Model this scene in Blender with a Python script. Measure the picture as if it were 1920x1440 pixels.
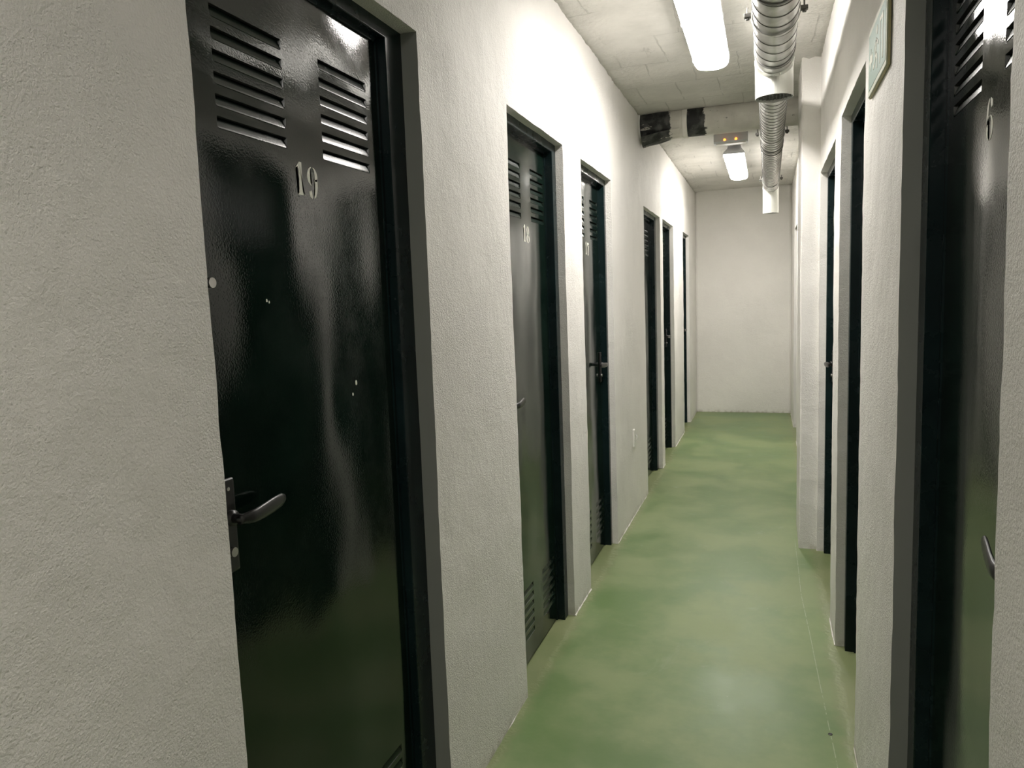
import bpy, bmesh, math, random
from mathutils import Vector, Matrix, noise
PI = math.pi
C = bpy.context.scene.collection
S = bpy.context.scene
for o in list(bpy.data.objects): bpy.data.objects.remove(o)

# ------------------------------------------------------------------ camera, world, exposure
EYE = 1.45
YAW, PITCH, ROLL, FPX = 0.332888, 0.110643, -0.035687, 1395.0
cyw, syw, cp, sp, cr, sr = math.cos(YAW), math.sin(YAW), math.cos(PITCH), math.sin(PITCH), math.cos(ROLL), math.sin(ROLL)
fw = Vector((-syw*cp, cyw*cp, -sp)); rt = Vector((cyw, syw, 0)); up = rt.cross(fw)
r2 = cr*rt + sr*up; u2 = -sr*rt + cr*up
cam = bpy.data.cameras.new('camera'); cam.sensor_width = 36; cam.lens = FPX/1920*36; cam.clip_start = .02
camo = bpy.data.objects.new('camera', cam); C.objects.link(camo)
camo.matrix_world = Matrix(((r2.x, u2.x, -fw.x, 0), (r2.y, u2.y, -fw.y, 0), (r2.z, u2.z, -fw.z, EYE), (0, 0, 0, 1)))
S.camera = camo
w = bpy.data.worlds.new('world'); S.world = w; w.use_nodes = True
w.node_tree.nodes['Background'].inputs[0].default_value = (.5, .55, .6, 1)
w.node_tree.nodes['Background'].inputs[1].default_value = 0.02
S.view_settings.view_transform = 'Standard'; S.view_settings.look = 'None'
S.view_settings.gamma = 1; S.view_settings.use_curve_mapping = False
S.view_settings.exposure = 2.44
LAMP_POWER = 11.0
LAMP_COL = (1.0, .955, .90)

# ------------------------------------------------------------------ sizes (metres)
XL, XR = -.835, .264            # the two corridor walls
Y0, Y1 = -5.2, 9.42
HC = 2.686
LEFT = [(.967, 1.777, 2.13), (2.46, 3.191, 2.11), (3.518, 4.236, 2.107), (5.41, 6.245, 2.09), (6.414, 7.166, 2.093), (8.002, 8.631, 2.104)]
RIGHT = [(1.022, 1.777, 2.16), (2.44, 3.17, 2.10), (3.44, 4.36, 2.07), (7.62, 8.42, 2.09)]

# ------------------------------------------------------------------ materials
class NT:
    def __init__(s, name):
        s.m = bpy.data.materials.new(name); s.m.use_nodes = True; s.t = s.m.node_tree
        s.b = s.t.nodes['Principled BSDF']; s.geo = s.n('ShaderNodeNewGeometry')
    def n(s, t, **k):
        x = s.t.nodes.new(t)
        for a, v in k.items():
            if a.startswith('i_'): x.inputs[a[2:].replace('_', ' ')].default_value = v
            else: setattr(x, a, v)
        return x
    def l(s, a, b): s.t.links.new(a, b)
    def val(s, v, sock):
        if isinstance(v, (int, float)): sock.default_value = v
        elif isinstance(v, tuple): sock.default_value = v
        else: s.l(v, sock)
    def pos(s, scale=(1, 1, 1)):
        m = s.n('ShaderNodeVectorMath', operation='MULTIPLY'); s.l(s.geo.outputs['Position'], m.inputs[0]); m.inputs[1].default_value = scale
        return m.outputs[0]
    def xyz(s):
        x = s.n('ShaderNodeSeparateXYZ'); s.l(s.geo.outputs['Position'], x.inputs[0]); return x.outputs
    def noise(s, scale, detail=3, rough=.5, vec=None, out='Fac', dist=0):
        x = s.n('ShaderNodeTexNoise'); x.inputs['Scale'].default_value = scale; x.inputs['Detail'].default_value = detail
        x.inputs['Roughness'].default_value = rough; x.inputs['Distortion'].default_value = dist
        s.l(vec if vec is not None else s.geo.outputs['Position'], x.inputs['Vector']); return x.outputs[out]
    def vor(s, scale, feature='F1', vec=None):
        x = s.n('ShaderNodeTexVoronoi', feature=feature); x.inputs['Scale'].default_value = scale
        s.l(vec if vec is not None else s.geo.outputs['Position'], x.inputs['Vector']); return x.outputs['Distance']
    def math(s, op, a, b=0.0, c=None, clamp=False):
        x = s.n('ShaderNodeMath', operation=op, use_clamp=clamp); s.val(a, x.inputs[0]); s.val(b, x.inputs[1])
        if c is not None: s.val(c, x.inputs[2])
        return x.outputs[0]
    def ramp(s, f, a, b, lo=0.0, hi=1.0):
        x = s.n('ShaderNodeMapRange', interpolation_type='SMOOTHSTEP'); s.l(f, x.inputs[0])
        for i, v in enumerate((a, b, lo, hi)): x.inputs[i+1].default_value = v
        return x.outputs[0]
    def mix(s, f, a, b):
        x = s.n('ShaderNodeMix', data_type='RGBA'); s.val(f, x.inputs[0]); s.val(a, x.inputs[6]); s.val(b, x.inputs[7]); return x.outputs[2]
    def bump(s, h, dist, strength=1.0, prev=None):
        x = s.n('ShaderNodeBump'); s.l(h, x.inputs['Height']); x.inputs['Distance'].default_value = dist; x.inputs['Strength'].default_value = strength
        if prev is not None: s.l(prev, x.inputs['Normal'])
        return x.outputs[0]
    def fin(s, col=None, rough=.5, metal=0, normal=None, spec=.5, coat=0, coatr=.05):
        if col is not None: s.val(col if not isinstance(col, tuple) or len(col) == 4 else col+(1,), s.b.inputs['Base Color'])
        s.val(rough, s.b.inputs['Roughness']); s.val(metal, s.b.inputs['Metallic']); s.b.inputs['Specular IOR Level'].default_value = spec
        s.b.inputs['Coat Weight'].default_value = coat; s.b.inputs['Coat Roughness'].default_value = coatr
        if normal is not None: s.l(normal, s.b.inputs['Normal'])
        return s.m
def flat(name, col, rough=.5, metal=0, spec=.5):
    return NT(name).fin(col, rough, metal, spec=spec)

def plaster(name, base, grain=1.0):
    t = NT(name)
    a = t.noise(230, 3, .6); b = t.noise(75, 4, .6); c = t.noise(9, 4, .55)
    patch = t.ramp(t.noise(1.7, 3, .6), .38, .62, .45, 1.15)
    streak = t.noise(60, 3, .6, vec=t.pos((1, 1, .25)))
    h = t.math('ADD', t.math('MULTIPLY', a, 1.15), t.math('MULTIPLY', b, .75))
    h = t.math('ADD', h, t.math('MULTIPLY', streak, .22))
    h = t.math('MULTIPLY', h, patch)
    n = t.bump(c, .010*grain, .6); n = t.bump(h, .0034*grain, .9, n)
    sp_ = t.ramp(t.vor(28), .0, .055, 1, 0)
    spn = t.math('MULTIPLY', sp_, t.ramp(t.noise(6), .56, .66))
    d = tuple(x*.96 for x in base)
    col = t.mix(t.ramp(t.noise(2.3, 5, .6), .35, .7), base+(1,), d+(1,))
    col = t.mix(t.math('MULTIPLY', spn, .35), col, (.34, .32, .28, 1))
    # a scuffed, dusty strip just above the floor
    z = t.xyz()[2]
    low = t.math('MULTIPLY', t.ramp(z, .0, .05, 1, 0), t.ramp(t.noise(22, 4), .42, .62))
    col = t.mix(t.math('MULTIPLY', low, .45), col, (.42, .39, .31, 1))
    return t.fin(col, .62, normal=n, spec=.35)
M = {}
M['plaster'] = plaster('painted_plaster', (.865, .845, .805), 1.25)
def ceiling_mat():
    t = NT('painted_block_ceiling'); x, y, z = t.xyz()
    br = t.n('ShaderNodeTexBrick', offset=.5)
    wob = t.n('ShaderNodeVectorMath', operation='MULTIPLY_ADD'); t.l(t.noise(2.5, 3, out='Color'), wob.inputs[0]); wob.inputs[1].default_value = (.06, .06, 0); t.l(t.geo.outputs['Position'], wob.inputs[2])
    t.l(wob.outputs[0], br.inputs['Vector'])
    br.inputs['Scale'].default_value = 1; br.inputs['Brick Width'].default_value = .24; br.inputs['Row Height'].default_value = .42
    br.inputs['Mortar Size'].default_value = .004; br.inputs['Mortar Smooth'].default_value = .3
    joint = t.math('MULTIPLY', br.outputs['Fac'], t.ramp(t.noise(3.1), .42, .60))
    edge = t.math('ADD', t.ramp(x, XL+.05, XL+.22, 1, 0), t.ramp(x, XR-.2, XR-.04, 0, 1))
    lump = t.math('MULTIPLY', t.math('ADD', edge, .12), t.math('ADD', t.noise(45, 4, .6), t.math('MULTIPLY', t.vor(38), .6)))
    n = t.bump(t.noise(4, 4), .03, .5); n = t.bump(t.noise(150, 3), .0015, .7, n); n = t.bump(lump, .012, .9, n)
    n = t.bump(t.math('SUBTRACT', 1.0, joint), .004, .9, n)
    col = t.mix(t.ramp(t.noise(3.3, 5, .6), .35, .68), (.74, .72, .68, 1), (.62, .605, .565, 1))
    col = t.mix(t.math('MULTIPLY', joint, .28), col, (.25, .24, .21, 1))
    ds = t.ramp(t.noise(5, 6, .7, vec=t.pos((1, .35, 1))), .60, .68)
    col = t.mix(t.math('MULTIPLY', ds, .4), col, (.28, .26, .23, 1))
    return t.fin(col, .6, normal=n, spec=.35)
M['ceiling'] = ceiling_mat()
def floor_mat():
    t = NT('green_floor_paint'); x, y, z = t.xyz()
    n1 = t.noise(2.1, 5, .6); n2 = t.noise(14, 4, .6)
    col = t.mix(t.ramp(n1, .36, .64), (.135, .215, .078, 1), (.225, .285, .130, 1))
    col = t.mix(t.math('MULTIPLY', t.ramp(t.noise(3.3, 6, .7, dist=1.5), .60, .72), .35), col, (.26, .32, .20, 1))
    # worn scuffs along the middle
    sc = t.math('MULTIPLY', t.ramp(t.noise(26, 5, .75, vec=t.pos((2.2, .6, 1))), .69, .75), t.ramp(t.noise(3.7), .5, .6))
    col = t.mix(t.math('MULTIPLY', sc, .5), col, (.36, .40, .28, 1))
    specks = t.math('MULTIPLY', t.ramp(t.vor(21), .02, .05, 1, 0), t.ramp(t.noise(7), .55, .62))
    col = t.mix(t.math('MULTIPLY', specks, .6), col, (.5, .5, .42, 1))
    # plaster and paint residue where walls meet the floor
    dl = t.math('SUBTRACT', x, XL); dr = t.math('SUBTRACT', XR, x); de = t.math('SUBTRACT', Y1, y)
    d = t.math('MINIMUM', t.math('MINIMUM', dl, dr), de)
    d = t.math('ADD', d, t.math('MULTIPLY', t.math('SUBTRACT', n2, .5), .09))
    col = t.mix(t.math('MULTIPLY', t.ramp(d, .0, .06, 1, 0), .40), col, (.25, .24, .13, 1))
    # fine dashed hairline score running the length of the corridor
    xk = t.math('ADD', .155, t.math('MULTIPLY', t.math('MAXIMUM', t.math('SUBTRACT', 3.75, y), 0.0), .0345))
    xc = t.math('ADD', xk, t.math('MULTIPLY', t.math('SUBTRACT', t.noise(1.2), .5), .012))
    ln = t.ramp(t.math('ABSOLUTE', t.math('SUBTRACT', x, xc)), .0008, .0020, 1, 0)
    ln = t.math('MULTIPLY', ln, t.ramp(t.noise(40), .38, .5)); ln = t.math('MULTIPLY', ln, t.ramp(y, 4.4, 4.6, 1, 0))
    col = t.mix(t.math('MULTIPLY', ln, .55), col, (.45, .48, .36, 1))
    n = t.bump(t.noise(1.6, 3), .02, .5); n = t.bump(t.noise(30, 4), .0012, .5, n)
    n = t.bump(t.ramp(d, -.01, .03, 1, 0), .004, .6, n)
    return t.fin(col, t.ramp(n1, .3, .7, .36, .50), normal=n, spec=.45)
M['floor'] = floor_mat()
def door_mat(name, base, rough, wave=1.0, specks=True, spec=.55):
    t = NT(name)
    wv = t.noise(2.3, 1, .5, vec=t.pos((1, 1.3, .8))); wv2 = t.noise(8, 1, .5, vec=t.pos((1, 1, .45)))
    n = t.bump(wv, .020*wave, .7); n = t.bump(wv2, .0007*wave, .7, n); n = t.bump(t.noise(260, 2), .0002, .6, n)
    col = base+(1,)
    col = t.mix(t.ramp(t.noise(4, 5, .6), .45, .7), col, tuple(x*1.5+.002 for x in base)+(1,))
    r = t.math('ADD', rough, t.math('MULTIPLY', t.ramp(t.noise(5, 5, .65), .45, .7), .07))
    if specks:
        s_ = t.math('MULTIPLY', t.ramp(t.vor(26), .03, .045, 1, 0), t.ramp(t.noise(4.3), .60, .66))
        col = t.mix(s_, col, (.30, .30, .28, 1))
    return t.fin(col, r, normal=n, spec=spec)
M['leaf'] = door_mat('dark_green_gloss_paint', (.0030, .0095, .0065), .065)
M['vent'] = door_mat('dark_green_louvre_paint', (.0035, .0105, .0075), .24, .3, False)
M['frame'] = door_mat('dark_green_frame_paint', (.0050, .0135, .0145), .26, .2, False, .28)
M['slot'] = flat('dark_opening', (.002, .002, .002), .9)
M['black'] = flat('black_plastic', (.018, .018, .018), .33)
M['steel'] = flat('bare_steel', (.62, .61, .58), .32, 1)
M['number'] = NT('cream_stencil_paint').fin((.80, .80, .70), .6)
def duct_mat():
    t = NT('galvanised_steel')
    c = t.mix(t.ramp(t.noise(14, 4, .6), .4, .65), (.50, .50, .48, 1), (.64, .64, .62, 1))
    return t.fin(c, t.ramp(t.noise(8, 4), .3, .7, .30, .44), .85, normal=t.bump(t.noise(7, 3), .01, .4))
M['duct'] = duct_mat()
M['seam'] = flat('dull_seam_steel', (.22, .22, .21), .45, .8)
M['spigot'] = NT('pale_galvanised_steel').fin((.66, .67, .63), .38, .55)
M['mesh'] = flat('dark_mesh', (.06, .06, .06), .5, .5)
M['rod'] = flat('zinc_bolt', (.16, .155, .145), .45, .7)
M['lamp_body'] = flat('grey_polycarbonate', (.66, .67, .70), .45)
M['white'] = flat('white_plastic', (.75, .74, .70), .4)
def emi(name, col, st):
    t = NT(name); t.b.inputs['Emission Color'].default_value = col+(1,); t.b.inputs['Emission Strength'].default_value = st
    return t.fin(tuple(min(1, c*.8) for c in col), .4)
def lamp_mat(name, P_):
    # rim emission weakened to keep light off upper walls; flat underside stays brighter
    t = NT(name); t.b.inputs['Emission Color'].default_value = LAMP_COL+(1,)
    x = t.n('ShaderNodeSeparateXYZ'); t.l(t.geo.outputs['Normal'], x.inputs[0])
    t.l(t.ramp(t.math('MULTIPLY', x.outputs[2], -1.0), .1, .95, P_*.12, P_), t.b.inputs['Emission Strength'])
    return t.fin((.8, .8, .8), .4)
M['lamp'] = lamp_mat('lit_lamp_diffuser', LAMP_POWER); M['fill_lamp'] = lamp_mat('fill_lamp_diffuser', LAMP_POWER*.45)
M['led'] = emi('orange_led', (1, .22, .03), .9)
def pipe_mat():
    t = NT('half_painted_bitumen_pipe'); x, y, z = t.xyz()
    nn = t.math('MULTIPLY', t.math('SUBTRACT', t.noise(18, 5, .65), .5), .10)
    xx = t.math('ADD', x, nn)
    def band(a, b, e=.006): return t.math('MULTIPLY', t.ramp(xx, a-e, a+e), t.ramp(xx, b-e, b+e, 1, 0))
    dark = t.math('ADD', band(-.86, -.625), band(-.515, -.40)); dark = t.math('ADD', dark, band(.205, .30), clamp=True)
    chip = t.ramp(t.noise(24, 6, .7, vec=t.pos((.5, 1, 1))), .63, .67)
    peel = t.ramp(t.noise(16, 5, .7, vec=t.pos((.6, 1.4, 1.4))), .63, .66)
    col = t.mix(t.ramp(t.noise(20, 4), .4, .7), (.020, .021, .021, 1), (.09, .09, .085, 1))
    paint = t.mix(t.ramp(t.noise(6, 4), .4, .7), (.70, .68, .62, 1), (.56, .54, .49, 1)); paint = t.mix(t.math('MULTIPLY', chip, .8), paint, (.10, .10, .09, 1))
    col = t.mix(t.math('MULTIPLY', peel, .8), col, (.45, .43, .38, 1))
    f = t.mix(dark, paint, col)
    n = t.bump(dark, .004, -.8); n = t.bump(t.noise(60, 4), .003, .6, n)
    return t.fin(f, .5, normal=n, spec=.3)
M['pipe'] = pipe_mat()
M['band'] = flat('painted_coupling', (.78, .76, .70), .5)
M['sign_white'] = flat('pale_sign_plastic', (.50, .53, .40), .6)
M['sign_green'] = NT('sign_green').fin((.10, .22, .15), .6)
M['sign_edge'] = flat('sign_edge', (.42, .38, .20), .5)

M['jamb'] = NT('grey_jamb_paint_with_shade').fin((.27, .28, .26), .55)  # grey paint, with shade darkened into it to offset the added rear lamp
# ------------------------------------------------------------------ helpers
def tag(o, label=None, cat=None, group=None, kind=None):
    for k, v in (('label', label), ('category', cat), ('group', group), ('kind', kind)):
        if v: o[k] = v
    return o
def empty(name, loc, rz=0):
    o = bpy.data.objects.new(name, None); C.objects.link(o); o.location = loc; o.rotation_euler = (0, 0, rz); o.empty_display_size = .1
    return o
def link(name, bm, mats, parent=None, smooth=False, normals=True):
    if normals: bmesh.ops.recalc_face_normals(bm, faces=bm.faces)
    me = bpy.data.meshes.new(name); bm.to_mesh(me); bm.free()
    for m in (mats if isinstance(mats, (list, tuple)) else [mats]): me.materials.append(m)
    if smooth: me.polygons.foreach_set('use_smooth', [True]*len(me.polygons))
    o = bpy.data.objects.new(name, me); C.objects.link(o)
    if parent is not None: o.parent = parent
    return o
def box(bm, x0, x1, y0, y1, z0, z1, mi=0, bev=0, seg=2):
    r = bmesh.ops.create_cube(bm, size=1); vs = r['verts']
    for v in vs: v.co = Vector(((x0+x1)/2+v.co.x*(x1-x0), (y0+y1)/2+v.co.y*(y1-y0), (z0+z1)/2+v.co.z*(z1-z0)))
    fs = {f for v in vs for f in v.link_faces}
    for f in fs: f.material_index = mi
    if bev:
        es = list({e for f in fs for e in f.edges})
        bmesh.ops.bevel(bm, geom=es, offset=bev, segments=seg, affect='EDGES', profile=.6)
def prism(bm, pts, a, b, fn, mi=0):
    """closed outline pts (u,v) extruded from a to b through fn(u,v,w)"""
    A_ = [bm.verts.new(fn(u, v, a)) for u, v in pts]; B_ = [bm.verts.new(fn(u, v, b)) for u, v in pts]
    n = len(pts); fs = [bm.faces.new(A_), bm.faces.new(B_[::-1])]
    for i in range(n): fs.append(bm.faces.new((A_[i], B_[i], B_[(i+1) % n], A_[(i+1) % n])))
    for f in fs: f.material_index = mi
def loft(bm, rings, caps=True, mi=0):
    R_ = [[bm.verts.new(p) for p in r] for r in rings]; n = len(rings[0])
    for a, b in zip(R_, R_[1:]):
        for i in range(n): bm.faces.new((a[i], a[(i+1) % n], b[(i+1) % n], b[i])).material_index = mi
    if caps: bm.faces.new(R_[0][::-1]).material_index = mi; bm.faces.new(R_[-1]).material_index = mi
def ring(c, ax, r, n=24, rx=None):
    ax = Vector(ax).normalized(); a = ax.orthogonal().normalized() if abs(ax.z) > .9 else Vector((0, 0, 1)).cross(ax).normalized(); b = ax.cross(a)
    return [Vector(c)+a*math.cos(2*PI*i/n)*(rx or r)+b*math.sin(2*PI*i/n)*r for i in range(n)]
def band(bm, y, hw, r0, r1, n=40):
    rs = [ring((0, y-hw, 0), (0, 1, 0), r0, n), ring((0, y-hw, 0), (0, 1, 0), r1, n), ring((0, y+hw, 0), (0, 1, 0), r1, n), ring((0, y+hw, 0), (0, 1, 0), r0, n)]
    loft(bm, rs+[rs[0]], False); bmesh.ops.remove_doubles(bm, verts=bm.verts, dist=1e-6)
def cyl(bm, p, q, r, n=20, mi=0, r1=None):
    ax = Vector(q)-Vector(p); loft(bm, [ring(p, ax, r, n), ring(q, ax, r1 or r, n)], True, mi)

# ------------------------------------------------------------------ walls with door openings
def wob(p):
    a = noise.noise_vector(p*1.1)*.004 + noise.noise_vector(p*7)*.0016 + noise.noise_vector(p*26+Vector((5, 3, 1)))*.0013
    return a
def cuts(a, b, marks, step):
    m = sorted({a, b, *[k for k in marks if a < k < b]}); out = []
    for p, q in zip(m, m[1:]):
        n = max(1, round((q-p)/step)); out += [p+(q-p)*i/n for i in range(n)]
    return out+[b]
def wall(name, X, sgn, openings, label, depth=.13, step=.03, grey=0):
    """plaster front at X, going sgn*depth into the wall; every doorway is cut right through"""
    bm = bmesh.new(); ys = cuts(Y0-.13, Y1+.13, [k for o in openings for k in o[:2]], step); zs = cuts(-.02, HC+.06, [o[2] for o in openings], step)
    cache = {}
    def V(x, y, z, mv=1.0):
        k = (round(x, 4), round(y, 4), round(z, 4))
        if k not in cache:
            p = Vector((x, y, z)); cache[k] = bm.verts.new(p+wob(p)*mv)
        return cache[k]
    def hole(y, z): return any(o[0] < y < o[1] and z < o[2] for o in openings)
    sharp = []
    for i in range(len(ys)-1):
        for j in range(len(zs)-1):
            if hole((ys[i]+ys[i+1])/2, (zs[j]+zs[j+1])/2): continue
            bm.faces.new((V(X, ys[i], zs[j]), V(X, ys[i+1], zs[j]), V(X, ys[i+1], zs[j+1]), V(X, ys[i], zs[j+1])))
    ds = [0, .006, .02, .035, .06, depth]
    for o in openings:
        path = [(o[0], z) for z in zs if z <= o[2]+1e-6] + [(y, o[2]) for y in ys if o[0] < y < o[1]] + [(o[1], z) for z in reversed(zs) if z <= o[2]+1e-6]
        for (a, b) in zip(path, path[1:]):
            for d0, d1 in zip(ds, ds[1:]):
                m0 = 1 if d0 < .05 else .2; m1 = 1 if d1 < .05 else .2
                f_ = bm.faces.new((V(X+sgn*d0, a[0], a[1], m0), V(X+sgn*d1, a[0], a[1], m1), V(X+sgn*d1, b[0], b[1], m1), V(X+sgn*d0, b[0], b[1], m0)))
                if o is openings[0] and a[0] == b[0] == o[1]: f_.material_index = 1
    # back skin behind the doorways, coarse
    xb = X+sgn*depth
    ye = sorted({Y0-.13, Y1+.13, *[k for o in openings for k in o[:2]]})
    for a, b in zip(ye, ye[1:]):
        op = [o for o in openings if o[0] < (a+b)/2 < o[1]]; zb = op[0][2] if op else -.02
        q = [bm.verts.new((xb, a, zb)), bm.verts.new((xb, b, zb)), bm.verts.new((xb, b, HC+.06)), bm.verts.new((xb, a, HC+.06))]; bm.faces.new(q)
    for k in ((-.02,), (HC+.06,)):
        bm.faces.new([bm.verts.new(p) for p in ((X, Y0-.13, k[0]), (xb, Y0-.13, k[0]), (xb, Y1+.13, k[0]), (X, Y1+.13, k[0]))])
    bm.normal_update()
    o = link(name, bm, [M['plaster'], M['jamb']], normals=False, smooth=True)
    me = o.data; bm = bmesh.new(); bm.from_mesh(me)
    for e in bm.edges:
        if len(e.link_faces) == 2 and e.calc_face_angle(0) > .6: e.smooth = False
    bm.to_mesh(me); bm.free()
    return tag(o, label, 'wall', kind='structure')
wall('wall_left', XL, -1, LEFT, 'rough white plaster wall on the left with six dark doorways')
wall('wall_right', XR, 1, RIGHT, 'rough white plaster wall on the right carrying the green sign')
def sheet(name, axis, at, a0, a1, b0, b1, mat, thick, step, label, cat, rough=1.0):
    bm = bmesh.new(); As = cuts(a0, a1, [], step); Bs = cuts(b0, b1, [], step)
    def P(a, b, o=0):
        p = Vector((a, b, at+o)) if axis == 'z' else Vector((a, at+o, b))
        if o: return p
        d = wob(p)*rough
        if cat == 'ceiling':
            e = max(0, 1-min(abs(a-XL), abs(a-XR))/.14); d.z += -e*.010*abs(noise.noise(p*28))*2 - e*.006
            pl = max(0, 1-(Vector((a, b))-Vector((.22, 4.45))).length/.18); d.z -= pl*.045*(.15+abs(noise.noise(p*24)))
        return p+d
    G = [[bm.verts.new(P(a, b)) for b in Bs] for a in As]
    for i in range(len(As)-1):
        for j in range(len(Bs)-1): bm.faces.new((G[i][j], G[i+1][j], G[i+1][j+1], G[i][j+1]))
    K = [bm.verts.new(P(a, b, thick)) for a, b in ((a0, b0), (a1, b0), (a1, b1), (a0, b1))]; bm.faces.new(K)
    edges = [[G[i][0] for i in range(len(As))], [G[-1][j] for j in range(len(Bs))], [G[i][-1] for i in range(len(As)-1, -1, -1)], [G[0][j] for j in range(len(Bs)-1, -1, -1)]]
    for k, ed in enumerate(edges): bm.faces.new(ed+[K[(k+1) % 4], K[k]])
    return tag(link(name, bm, mat, smooth=True), label, cat, kind='structure')
sheet('ceiling', 'z', HC, XL-.005, XR+.005, Y0-.01, Y1+.01, M['ceiling'], .15, .03, 'grey-white painted block ceiling with lamps and a duct', 'ceiling')
sheet('wall_back', 'y', Y1, XL-.004, XR+.004, -.02, HC+.05, M['plaster'], .13, .035, 'plain white plaster wall closing the far end', 'wall')
sheet('wall_front', 'y', Y0, XL-.004, XR+.004, -.02, HC+.05, M['plaster'], -.13, .06, 'plain white plaster wall behind the viewer', 'wall')
bm = bmesh.new(); box(bm, XL-.14, XR+.14, Y0-.13, Y1+.13, -.12, 0)
tag(link('floor', bm, M['floor']), 'green painted corridor floor with a fine scored line', 'floor', kind='structure')
# the pillar that steps out of the right wall
bm = bmesh.new(); box(bm, .170, XR+.05, 4.385, 4.86, -.01, HC+.02)
bmesh.ops.subdivide_edges(bm, edges=[e for e in bm.edges if abs(e.verts[0].co.z-e.verts[1].co.z) > 1], cuts=70)
bmesh.ops.bevel(bm, geom=[e for e in bm.edges if abs(e.verts[0].co.z-e.verts[1].co.z) > .01 and abs(e.verts[0].co.x-.17) < .01], offset=.006, segments=3, affect='EDGES')
for v in bm.verts: v.co += wob(v.co)*1.3
o = link('trim_pillar', bm, M['plaster'], smooth=True); 
me = o.data; bm = bmesh.new(); bm.from_mesh(me)
for e in bm.edges:
    if e.calc_face_angle(0) > .6: e.smooth = False
bm.to_mesh(me); bm.free()
tag(o, 'white plaster pillar stepping out of the right wall', 'pillar', kind='structure')
# ragged plaster skirting where the walls meet the floor
def fillet(name, X, sgn, spans, label):
    bm = bmesh.new()
    for (a, b) in spans:
        n = max(4, int((b-a)/.02)); rings = []
        for i in range(n+1):
            y = a+(b-a)*i/n; k = .002+.007*abs(noise.noise(Vector((X, y*9, 0)))); h = .004+.009*abs(noise.noise(Vector((X+4, y*13, 2))))
            rings.append([Vector((X+sgn*.004, y, -.003)), Vector((X-sgn*k, y, -.003)), Vector((X-sgn*k*.8, y, .002)), Vector((X-sgn*k*.25, y, h*.6)), Vector((X+sgn*.004, y, h))])
        loft(bm, rings)
    return tag(link(name, bm, M['plaster'], smooth=False), label, 'skirting', kind='structure')
def gaps(op): 
    e = [Y0]+[k for o in op for k in o[:2]]+[Y1]; return [(e[i], e[i+1]) for i in range(0, len(e), 2)]
fillet('baseboard_left', XL, -1, gaps(LEFT), 'ragged plaster bead along the foot of the left wall')
fillet('baseboard_right', XR, 1, gaps(RIGHT), 'ragged plaster bead along the foot of the right wall')

# ------------------------------------------------------------------ doors
def stroke(a, b, wdt):
    a, b = Vector(a), Vector(b); n = (b-a).normalized(); n = Vector((-n.y, n.x))*wdt/2
    return [tuple(a+n), tuple(a-n), tuple(b-n), tuple(b+n)]
def crescent(cx, cy, rx, ry, a0, a1, wmax, n=14):
    """thick-thin arc of a stencil numeral"""
    out, inn = [], []
    for i in range(n+1):
        a = math.radians(a0+(a1-a0)*i/n); t = abs(math.cos(a)); wd = wmax*(.22+.78*t**1.3)
        out.append((cx+rx*math.cos(a), cy+ry*math.sin(a))); inn.append((cx+(rx-wd)*math.cos(a), cy+(ry-wd*.45)*math.sin(a)))
    return out+inn[::-1]
GL = {   # unit box: width .6, height 1
 '1': [[(.10, .80), (.30, 1.0), (.42, 1.0), (.42, .06), (.52, .04), (.52, 0), (.14, 0), (.14, .04), (.22, .06), (.22, .86), (.12, .76)]],
 '9': [crescent(.30, .70, .28, .30, 100, 262, .15), crescent(.30, .70, .28, .30, 80, -30, .15), [(.42, .62), (.58, .66), (.57, .42), (.52, .22), (.44, .08), (.34, .0), (.33, .05), (.40, .2), (.425, .4)], [(.08, .22), (.22, .26), (.24, .14), (.26, .04), (.24, .0), (.12, .06)]],
 '6': [crescent(.30, .30, .28, .30, 80, -80, .15), crescent(.30, .30, .28, .30, 100, 262, .15), [(.02, .36), (.03, .62), (.08, .82), (.18, .95), (.25, 1), (.26, .95), (.20, .82), (.175, .62), (.175, .40)], [(.36, 1), (.50, .93), (.52, .78), (.38, .76), (.36, .88)]],
 '8': [crescent(.30, .74, .23, .26, 98, 262, .13), crescent(.30, .74, .23, .26, 82, -82, .13), crescent(.30, .25, .27, .25, 98, 262, .15), crescent(.30, .25, .27, .25, 82, -82, .15)],
 '7': [[(.04, 1), (.56, 1), (.56, .84), (.20, .84), (.12, .70), (.04, .70)], [(.44, .79), (.56, .79), (.38, .30), (.36, 0), (.18, 0), (.22, .30)]],
}
def digit(parent, ch, x, z, h, y):
    bm = bmesh.new()
    for poly in GL[ch]: prism(bm, poly, 0, .0006, lambda u, v, w_: Vector((x+u*h, y-w_, z+v*h)))
    bmesh.ops.triangulate(bm, faces=[f for f in bm.faces if len(f.verts) > 4])
    o = link('number_'+{'1': 'one', '6': 'six', '7': 'seven', '8': 'eight', '9': 'nine'}[ch], bm, M['number'], parent); return o
LEAFY = .070
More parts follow.
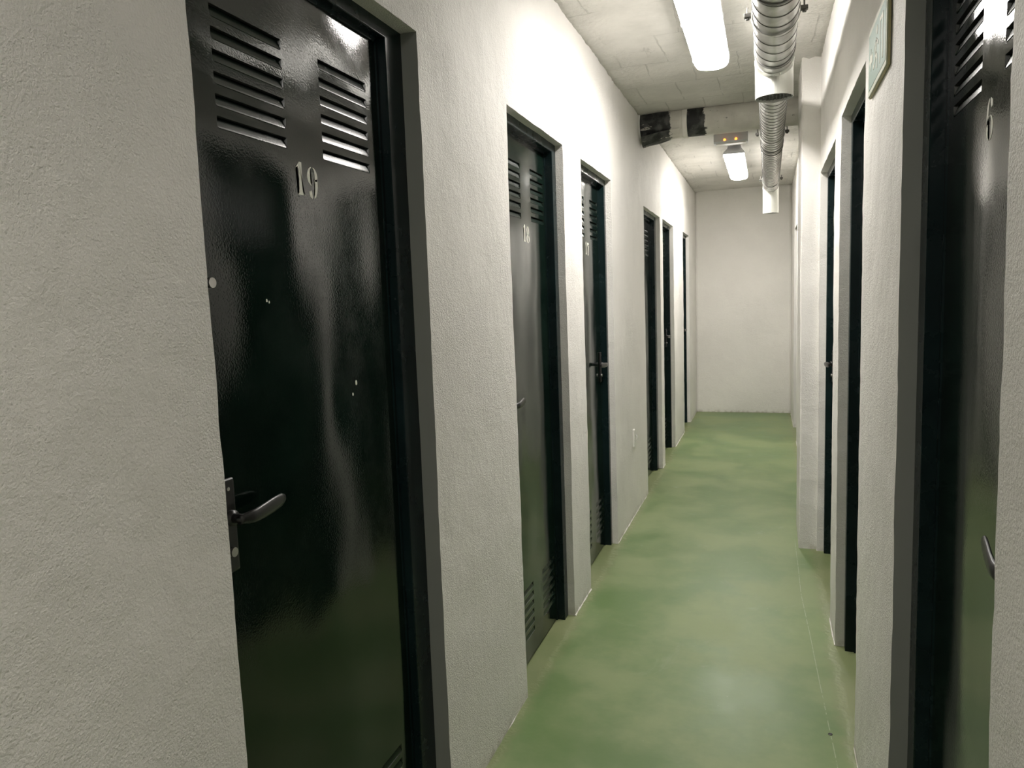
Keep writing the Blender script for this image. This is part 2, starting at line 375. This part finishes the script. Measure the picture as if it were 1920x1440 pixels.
def vent_bm(w=.2, n=6, pitch=.0375, h=.0215, dp=.0075):
    """six louvres pressed into the sheet; local x 0..w, z 0 at top going down, y into the door"""
    bm = bmesh.new(); c = .006
    for k in range(n):
        t = -k*pitch; b = t-h
        def q(pts, mi=0):
            f = bm.faces.new([bm.verts.new(p) for p in pts]); f.material_index = mi; f.smooth = False
            f.normal_update()
            if f.normal.y > .001: f.normal_flip()
        for s, x in ((1, 0), (-1, w)):
            # rounded lower corner plates, flush with the door
            arc = [(x+s*(c-c*math.cos(a)), b+c-c*math.sin(a)) for a in [i*PI/2/4 for i in range(5)]]
            q([(x, 0, b)]+[(p[0], 0, p[1]) for p in arc])
            # blade side walls
            q([(x, 0, t), (x, 0, b+c), (x+s*.001, dp*(c/h), b+c), (x+s*.003, dp, t)])
        # curved blade
        m = 5; rows = []
        for i in range(m+1):
            f_ = i/m; zz = b+h*f_; yy = dp*(f_**1.25); ins = c*(1-math.sqrt(max(0, 1-(1-min(1, (zz-b)/c))**2)))+.003*f_
            rows.append([(ins, yy, zz), (w-ins, yy, zz)])
        for r0, r1 in zip(rows, rows[1:]): q([r0[0], r0[1], r1[1], r1[0]])
        # rolled lip below the blade that catches light
        q([(c, 0, b), (w-c, 0, b), (w-c, -.0012, b+.0006), (c, -.0012, b+.0006)]); q([(c, -.0012, b+.0006), (w-c, -.0012, b+.0006), (w-c, .0012, b+.0022), (c, .0012, b+.0022)])
        # black face painted as the dark of the open slot above the blade
        q([(0, 0, t), (w, 0, t), (w-.003, dp, t), (.003, dp, t)], 1)
    return bm
vent_mesh = None
def lever_handle(parent, x, z, dirx, rise=.02, tall=.17, lock=True, length=.125):
    bm = bmesh.new(); box(bm, x-.019, x+.019, LEAFY-.009, LEAFY, z-.10, z-.10+tall, 0, .006, 3)
    pl = link('handle_plate', bm, M['black'], parent, smooth=False)
    bm = bmesh.new()
    cyl(bm, (x, LEAFY-.003, z), (x, LEAFY-.018, z), .014, 20); cyl(bm, (x, LEAFY-.016, z), (x, LEAFY-.038, z), .0085, 16)
    P = [(0, 0, .0075, .0085), (.010, .006, .008, .011), (.028, .008, .006, .0125), (.055, .006, .005, .0135), (.085, .002, .0048, .014), (length-.012, -.002, .0045, .0125), (length, -.003, .003, .007)]
    rings = []
    for u, d, ty, tz in P:
        zz = z+rise*max(0, (u-.028)/(length-.028))**1.15; cc = Vector((x+dirx*u, LEAFY-.036-d, zz)); n = 16
        rings.append([cc+Vector((0, ty*math.cos(2*PI*i/n), tz*math.sin(2*PI*i/n))) for i in range(n)])
    st = rings[0]; loft(bm, [[p-Vector((dirx*.008, 0, 0)) for p in st]]+rings)
    link('lever', bm, M['black'], parent, smooth=True)
    if lock:
        bm = bmesh.new(); cyl(bm, (x, LEAFY-.006, z-.062), (x, LEAFY-.014, z-.062), .0085, 20); cyl(bm, (x, LEAFY-.007, z+.052), (x, LEAFY-.0105, z+.052), .0035, 10)
        link('lock_cylinder', bm, M['steel'], parent, smooth=False)
def door(name, right, y0, y1, T, label, number=None, hside=None, voff=0, num_off=0, hz=1.06, lowvents=True, grp=None, rise=.005, lips=None, rev=.034):
    global vent_mesh
    w_ = y1-y0; yc = (y0+y1)/2
    root = empty(name, (XR if right else XL, yc, 0), -PI/2 if right else PI/2)
    tag(root, label, 'door', grp, 'structure')
    hw = w_/2; lip = min(.085, max(.012, (w_-.625)/2-.012)); tl = .034; la, lb = lips or (lip, lip)
    prof = [(-.003, rev), (lip-.002, rev), (lip, rev+.002), (lip, .066), (lip+.010, .066), (lip+.010, .115), (-.003, .115)]
    bm = bmesh.new(); rings = []
    for i, d in prof:
        ti, ia, ib = (i, i, i) if i < 0 else (i+tl-lip, i+la-lip, i+lb-lip)
        rings.append([(-hw+ia, d, 0), (-hw+ia, d, T-ti), (hw-ib, d, T-ti), (hw-ib, d, 0)])
    R_ = [[bm.verts.new(p) for p in r] for r in rings]; n = len(R_)
    for a in range(n):
        b = (a+1) % n
        for k in range(3): bm.faces.new((R_[a][k], R_[b][k], R_[b][k+1], R_[a][k+1]))
    bm.faces.new([r[0] for r in R_]); bm.faces.new([r[3] for r in R_][::-1])
    link('door_frame', bm, M['frame'], root)
    # leaf with the louvre openings cut out
    lx0, lx1, lz0, lz1 = -hw+la+.008, hw-lb-.008, .010, T-tl-.006
    VW, GAP = .20, .128; cols = [(voff-GAP/2-VW, voff-GAP/2), (voff+GAP/2, voff+GAP/2+VW)]
    cols = [(max(a, lx0+.02), min(b, lx1-.02)) for a, b in cols]
    ztops = [1.976]+([.310] if lowvents else []); NV, PT, HH = 6, .0375, .0215
    xs = sorted({lx0, lx1, *[k for c_ in cols for k in c_]}); zz = {lz0, lz1}
    for zt in ztops:
        for k in range(NV): zz |= {round(zt-k*PT, 5), round(zt-k*PT-HH, 5)}
    zz = sorted(zz)
    bm = bmesh.new(); vc = {}
    def V(x, z, y=LEAFY):
        k = (round(x, 5), round(z, 5), y)
        if k not in vc: vc[k] = bm.verts.new((x, y, z))
        return vc[k]
    def isv(x, z): return any(a < x < b for a, b in cols) and any(zt-k*PT-HH < z < zt-k*PT for zt in ztops for k in range(NV))
    for i in range(len(xs)-1):
        for j in range(len(zz)-1):
            if isv((xs[i]+xs[i+1])/2, (zz[j]+zz[j+1])/2): continue
            bm.faces.new((V(xs[i], zz[j]), V(xs[i+1], zz[j]), V(xs[i+1], zz[j+1]), V(xs[i], zz[j+1])))
    yb = LEAFY+.035
    bb = [bm.verts.new(p) for p in ((lx0, yb, lz0), (lx1, yb, lz0), (lx1, yb, lz1), (lx0, yb, lz1))]; bm.faces.new(bb[::-1])
    per = [[V(x, lz0) for x in xs], [V(lx1, z) for z in zz], [V(x, lz1) for x in reversed(xs)], [V(lx0, z) for z in reversed(zz)]]
    for k, ed in enumerate(per): bm.faces.new(ed[::-1]+[bb[k], bb[(k+1) % 4]])
    link('door_leaf', bm, M['leaf'], root, normals=True)
    for zt in ztops:
        for a, b in cols:
            if abs((b-a)-VW) < 1e-4:
                if vent_mesh is None:
                    o = link('louvre_vent', vent_bm(), [M['vent'], M['slot']], root, normals=False); vent_mesh = o.data
                else:
                    o = bpy.data.objects.new('louvre_vent', vent_mesh); C.objects.link(o); o.parent = root
            else: o = link('louvre_vent', vent_bm(b-a), [M['vent'], M['slot']], root, normals=False)
            o.location = (a, LEAFY, zt)
    if number:
        hh = .066; adv = hh*.68; x = voff+num_off-adv*len(number)/2
        for k, ch in enumerate(number): digit(root, ch, x+k*adv, 1.678+(.004 if ch == '1' else 0), hh, LEAFY)
    if hside: lever_handle(root, hside*(hw-.078), hz, -hside, rise)
    # threshold dust strip: dark gap under the leaf
    return root
# left row (nearest first); local +x points away from the viewer on this wall
d19 = door('door_1', False, *LEFT[0], 'nearest left dark green louvred steel door stencilled 19', '19', -1, -.007, -.003, hz=1.088, lips=(.036, .085), rev=.045)
d18 = door('door_2', False, *LEFT[1], 'dark green louvred steel door stencilled 18, between 19 and 17', '18', -1, .036, -.006, hz=1.07, lips=(.036, .055))
d17 = door('door_3', False, *LEFT[2], 'dark green louvred steel door stencilled 17 with black lever handle', '17', 1, .045, -.01, hz=1.075, lips=(.05, .036))
d16 = door('door_4', False, *LEFT[3], 'narrow-looking dark louvred door just beyond the small white wall hook', None, None, -.01)
d15 = door('door_5', False, *LEFT[4], 'second last left dark green door with black lever and bright lock', None, 1, 0, hz=1.07, lips=(.06, .036))
d14 = door('door_6', False, *LEFT[5], 'last left dark door closest to the far white wall', None, 1, 0, hz=1.06, lips=(.012, .034))
# right row; local +x points towards the viewer on this wall
r1 = door('door_7', True, *RIGHT[0], 'glossy dark door filling the right edge of the view, single stencilled digit', '6', 1, 0, -.005, hz=1.066, rise=.01, lips=(.07, .034), rev=.038)
r2_ = door('door_8', True, *RIGHT[1], 'dark green right doorway just beyond the green sign')
r3 = door('door_9', True, *RIGHT[2], 'dark right door in the recess just before the plaster pillar', None, -1, 0, hz=1.06, lips=(.036, .12))
r4 = door('door_10', True, *RIGHT[3], 'farthest right door, a sliver beyond the plaster pillar')
# peephole and scuffs on door 19
bm = bmesh.new(); cyl(bm, (-.318, LEAFY, 1.50), (-.318, LEAFY-.004, 1.50), .009, 20); link('peephole', bm, M['steel'], d19)
for (a, z, r) in ((.137, 1.275, .004), (.12, 1.250, .0025), (-.17, 1.468, .002), (-.163, 1.465, .0018)):
    bm = bmesh.new(); loft(bm, [[Vector((a+r*math.cos(t*PI/4)*(1+.3*math.sin(3*t)), LEAFY-y, z+1.5*r*math.sin(t*PI/4))) for t in range(8)] for y in (0, .0004)])
    tag(link('paint_chip', bm, M['number'], d19), 'pale paint chip')

# ------------------------------------------------------------------ ceiling lamps
def lamp(y0, y1, xc, label, mat='lamp'):
    root = empty('ceiling_lamp', (xc, (y0+y1)/2, HC)); L = (y1-y0)/2; hw = .086
    tag(root, label, 'lamp', 'fluorescent batten lamps on the ceiling')
    def outline(hw, Ly0, Ly1, r):   # square near end, rounded far end
        pts = [(-hw, Ly0), (hw, Ly0)]; n = 14
        for i in range(n+1):
            a = PI*i/n; pts.append((hw*math.cos(a), Ly1-r+r*math.sin(a)))
        return pts
    bm = bmesh.new(); rings = []
    for z, hwi, e in ((.004, .052, .11), (-.020, .056, .10), (-.066, .083, .008), (-.078, .086, 0), (-.082, .086, 0)):
        rings.append([Vector((x, y, z)) for x, y in outline(hwi, -L+e, L-e*.6, hwi)])
    loft(bm, rings); link('lamp_housing', bm, M['lamp_body'], root)
    bm = bmesh.new(); rings = []
    for z, hwi, e in ((-.081, .083, .004), (-.098, .082, .006), (-.112, .072, .016), (-.118, .050, .04)):
        rings.append([Vector((x, y, z)) for x, y in outline(hwi, -L+e, L-e, hwi)])
    loft(bm, rings); link('lamp_diffuser', bm, M[mat], root, smooth=False)
    for s in (-1, 1):
        for yy in (-L+.03, 0, L-.14):
            bm = bmesh.new(); box(bm, s*.085-.003, s*.085+.003, yy-.012, yy+.012, -.098, -.070, 0, .0015, 1); link('lamp_clip', bm, M['lamp_body'], root)
    for xx in (-.035, .035):
        bm = bmesh.new(); box(bm, xx-.004, xx+.004, -L+.004, -L+.045, -.120, -.096, 0, .001, 1); link('diffuser_rib', bm, M['lamp_body'], root)
    return root
lamp(2.72, 4.06, -.266, 'large bright ceiling lamp nearest the viewer beside the duct')
lamp(6.62, 7.96, -.270, 'smaller-looking bright ceiling lamp farther along, beyond the crossing pipe')

lamp(-1.5, -.16, -.266, 'weaker unseen fill lamp added on the ceiling behind the viewer', 'fill_lamp')  # added out of view as fill, to brighten the near walls
# emergency light
em = empty('emergency_light', (-.275, 6.20, HC)); tag(em, 'flat grey emergency light on the ceiling with two orange indicator lamps', 'emergency light')
bm = bmesh.new()
prism(bm, [(-.005, .004), (.105, .004), (.105, -.045), (.085, -.068), (.012, -.068), (-.005, -.055)], -.128, .128, lambda u, v, w_: Vector((w_, u, v))); link('lamp_housing', bm, M['lamp_body'], em)
bm = bmesh.new(); box(bm, -.112, .112, .012, .085, -.074, -.066, 0, .003, 2); link('lens', bm, M['white'], em)
for x in (-.045, .040):
    bm = bmesh.new(); bmesh.ops.create_uvsphere(bm, u_segments=12, v_segments=8, radius=.009)
    for v in bm.verts: v.co += Vector((x, -.006, -.046))
    tag(link('indicator_lamp', bm, M['led'], em, smooth=True), 'glowing orange indicator lamp')

# ------------------------------------------------------------------ spiral duct with downward outlets
DX, DZ = .024, 2.425
du = empty('spiral_duct', (DX, 0, DZ)); tag(du, 'galvanised spiral ventilation duct hung below the ceiling along the corridor', 'duct')
def tube_seg(y0, y1, r, pitch, nm):
    bm = bmesh.new(); n = 48; rings = []
    m = max(2, int((y1-y0)/.05))
    for i in range(m+1): rings.append(ring((0, y0+(y1-y0)*i/m, 0), (0, 1, 0), r, n))
    loft(bm, rings); link(nm, bm, M['duct'], du, smooth=True)
    # raised lock seam winding round
    bm = bmesh.new(); k = int((y1-y0)/pitch*36); rg = []
    for i in range(k+1):
        a = 2*PI*i/36; y = y0+pitch*i/36; e = Vector((math.cos(a), 0, math.sin(a)))
        rg.append([e*(r-.001)+Vector((0, y-.0035, 0)), e*(r+.0022)+Vector((0, y-.0022, 0)), e*(r+.0022)+Vector((0, y+.0022, 0)), e*(r-.001)+Vector((0, y+.0035, 0))])
    loft(bm, rg); link('spiral_seam', bm, M['seam'], du)
tube_seg(-5.15, 3.50, .0765, .100, 'duct_tube'); tube_seg(3.50, 7.52, .068, .075, 'duct_tube')
for y, r in ((3.30, .0775), (3.68, .0735), (5.30, .0695), (5.42, .0695), (2.60, .078)):
    bm = bmesh.new(); band(bm, y, .005, r-.001, r+.003); link('joint_collar', bm, M['seam'], du)
def outlet(y, zb, r, rd):
    # saddle tee hugging the duct, then a short drop
    bm = bmesh.new(); n = 48; z0 = []
    tr = [Vector((r*math.cos(2*PI*i/n), y+r*math.sin(2*PI*i/n), 0)) for i in range(n)]
    def shell(k): return [Vector((p.x*k, y+(p.y-y)*k, 0)) for p in tr]
    top = [Vector((p.x, p.y, -math.sqrt(max(0, rd*rd-min(p.x*p.x, rd*rd))))) for p in shell(1.0)]
    bot = [Vector((p.x, p.y, zb)) for p in shell(1.0)]; inn = [Vector((p.x, p.y, zb)) for p in shell(.965)]; inn2 = [Vector((p.x, p.y, zb+.03)) for p in shell(.965)]
    loft(bm, [top, bot, inn, inn2], caps=False)
    bm.faces.new([bm.verts.new(p) for p in inn2])
    o = link('outlet_spigot', bm, M['spigot'], du, smooth=False)
    bm = bmesh.new(); h = .0  # saddle plate wrapped under the duct
    L_ = r+.035; m = 20; rows = []
    for j in range(-m, m+1):
        a = -PI/2+j/m*1.35; e = Vector((math.cos(a), 0, math.sin(a))); hl = L_
        rows.append([e*(rd+.0035)+Vector((0, y-hl, 0)), e*(rd+.0035)+Vector((0, y+hl, 0)), e*(rd-.001)+Vector((0, y+hl, 0)), e*(rd-.001)+Vector((0, y-hl, 0))])
    loft(bm, rows); link('saddle_plate', bm, M['spigot'], du, smooth=False)
    bm = bmesh.new(); loft(bm, [[Vector((p.x*1.0+(0.003*math.cos(0))*(p.x/r), y+(p.y-y)*1.03, z)) for p in tr] for z in (zb+.004, zb)]);
    bm.free()
    bm = bmesh.new(); g = -r*.95
    while g < r*.95:
        c = math.sqrt(max(0, (r*.95)**2-g*g)); box(bm, g-.0012, g+.0012, y-c, y+c, zb+.008, zb+.010); box(bm, -c, c, y+g-.0012, y+g+.0012, zb+.010, zb+.012); g += .014
    link('bird_mesh', bm, M['mesh'], du)
    for (sx, sy) in ((.0, -.020-r), (.02, -.026-r)):
        bm = bmesh.new(); bmesh.ops.create_uvsphere(bm, u_segments=10, v_segments=6, radius=.004)
        for v in bm.verts: v.co += Vector((sx, y+sy, -rd-.003))
        link('rivet', bm, M['steel'], du, smooth=True)
outlet(3.50, 2.275-DZ, .0775, .0775); outlet(7.44, 2.175-DZ, .069, .0690)
for y, r in ((2.90, .078), (5.00, .070), (7.00, .070)):
    k = empty('pipe_clamp', (DX, y, DZ)); tag(k, {2.90: 'zinc ring clamp around the duct nearest the viewer', 5.0: 'zinc ring clamp around the duct under the crossing pipe', 7.0: 'zinc ring clamp around the duct near its far outlet'}[y], 'clamp', 'ring clamps carrying the duct')
    bm = bmesh.new(); band(bm, 0, .010, r+.0024, r+.0050); link('clamp_ring', bm, M['duct'], k)
    for s in (-1, 1):
        bm = bmesh.new(); box(bm, min(s*(r+.003), s*(r+.028)), max(s*(r+.003), s*(r+.028)), -.010, .010, -.007, .007, 0, .0015, 1); link('clamp_ear', bm, M['rod'], k)
        bm = bmesh.new(); cyl(bm, (s*(r+.016), 0, -.014), (s*(r+.016), 0, .028), .0032, 10); cyl(bm, (s*(r+.016), 0, -.014), (s*(r+.016), 0, -.007), .007, 6); link('clamp_bolt', bm, M['rod'], k)
    bm = bmesh.new(); cyl(bm, (0, 0, r+.001), (0, 0, HC-DZ+.006), .004, 12); link('hanger_rod', bm, M['rod'], k)

# ------------------------------------------------------------------ big half-painted pipe across the ceiling
pp = empty('crossing_pipe', (0, 5.33, 2.612)); tag(pp, 'thick half-painted black and white pipe crossing under the ceiling', 'pipe')
bm = bmesh.new(); n = 44; rings = []
for i in range(60):
    x = XL-.03+(XR+.05-XL)*i/59; rings.append([p+wob(p*3)*.7 for p in ring((x, 0, 0), (1, 0, 0), .094, n)])
loft(bm, rings); link('pipe_body', bm, M['pipe'], pp, smooth=True)
bm = bmesh.new(); loft(bm, [ring((-.545, 0, 0), (1, 0, 0), .095, 40), ring((-.543, 0, 0), (1, 0, 0), .101, 40), ring((-.515, 0, 0), (1, 0, 0), .101, 40), ring((-.513, 0, 0), (1, 0, 0), .095, 40)]); link('coupling_band', bm, M['band'], pp, smooth=False)
bm = bmesh.new(); rings = []     # torn wrapping hanging off the underside by the left wall
for i in range(13):
    f = i/12; x = XL+.02+.25*f; g = (1-f)**1.2*.05; row = []
    for j in range(7):
        a = math.radians(-150+j*18); rr = .096+g*(1-j/8) + .003*math.sin(9*f+j); row.append(Vector((x, rr*math.cos(a), rr*math.sin(a)-g*.35)))
    rings.append(row+[p+Vector((0, 0, .003)) for p in row[::-1]])
loft(bm, rings); tag(link('torn_wrapping', bm, M['pipe'], pp), 'torn sheet hanging from the pipe by the left wall')
bm = bmesh.new(); rings = []
for i in range(25):
    a = 2*PI*i/24; q = .10+.012*noise.noise(Vector((a*2, 0, 0))); c = Vector((0, math.cos(a), math.sin(a)))
    rings.append([Vector((XL-.005, 0, 0))+c*(q-.012), Vector((XL+.010, 0, 0))+c*(q-.008), Vector((XL+.010, 0, 0))+c*(q+.006), Vector((XL-.005, 0, 0))+c*(q+.022)])
loft(bm, rings, caps=False); link('mortar_collar', bm, M['plaster'], pp, smooth=True)

# ------------------------------------------------------------------ green sign on the right wall
sg = empty('green_sign', (XR, 2.115, 2.04), -PI/2); tag(sg, 'green and white pictogram sign high on the right wall beside the near door', 'sign')
bm = bmesh.new(); box(bm, -.162, .162, -.010, -.001, -.083, .083, 0, .001, 1); link('sign_plate', bm, [M['sign_white']], sg)
bm = bmesh.new(); box(bm, -.164, .164, -.007, -.0015, -.085, .085); link('sign_backing', bm, M['sign_edge'], sg)
bm = bmesh.new(); box(bm, -.150, .150, -.0106, -.0098, -.070, .070); link('sign_field', bm, M['sign_green'], sg)
bm = bmesh.new(); F = lambda u, v, w_: Vector((u, -.0104-w_, v))
def poly(pts): prism(bm, pts, 0, .0008, F)
poly([(.055, -.052), (.055, .052), (.110, .052), (.110, -.052), (.100, -.052), (.100, .042), (.065, .042), (.065, -.052)])            # doorway
for a, b, wd in (((-.004, .022), (-.016, -.008), .020), ((-.016, -.008), (.012, -.024), .012), ((.012, -.024), (.006, -.050), .011), ((-.016, -.008), (-.034, -.030), .012), ((-.034, -.030), (-.058, -.032), .010), ((.0, .020), (.026, .006), .009), ((-.002, .022), (-.030, .014), .009), ((-.030, .014), (-.038, -.004), .009)): poly(stroke(a, b, wd))
poly([(.006+.011*math.cos(t*PI/8), .042+.011*math.sin(t*PI/8)) for t in range(16)])
poly([(-.135, 0), (-.105, .028), (-.105, .011), (-.072, .011), (-.072, -.011), (-.105, -.011), (-.105, -.028)])
link('sign_pictogram', bm, M['sign_white'], sg)

# ------------------------------------------------------------------ small things
hk = empty('wall_hook', (XL, 4.83, .525)); tag(hk, 'small white-painted hook low on the left wall between doors', 'hook')
bm = bmesh.new(); box(bm, -.004, .010, -.020, .020, -.058, .058, 0, .004, 2); link('back_plate', bm, M['white'], hk)
bm = bmesh.new(); pts = [(0, .02), (.014, .022), (.022, .010), (.020, -.006), (.012, -.016)]
loft(bm, [ring((u, .004, v), (.3, 0, 1) if i else (1, 0, .01), .006, 10) for i, (u, v) in enumerate(pts)]); link('prong', bm, M['white'], hk, smooth=True)

st = empty('floor_stud', (.198, 2.50, 0)); tag(st, 'tiny dark round stud in the green floor beside the scored line', 'stud')
bm = bmesh.new(); loft(bm, [ring((0, 0, -.001), (0, 0, 1), .007, 18), ring((0, 0, .0015), (0, 0, 1), .007, 18), ring((0, 0, .0022), (0, 0, 1), .0055, 18), ring((0, 0, .0012), (0, 0, 1), .0035, 18)]); link('stud_head', bm, M['black'], st)
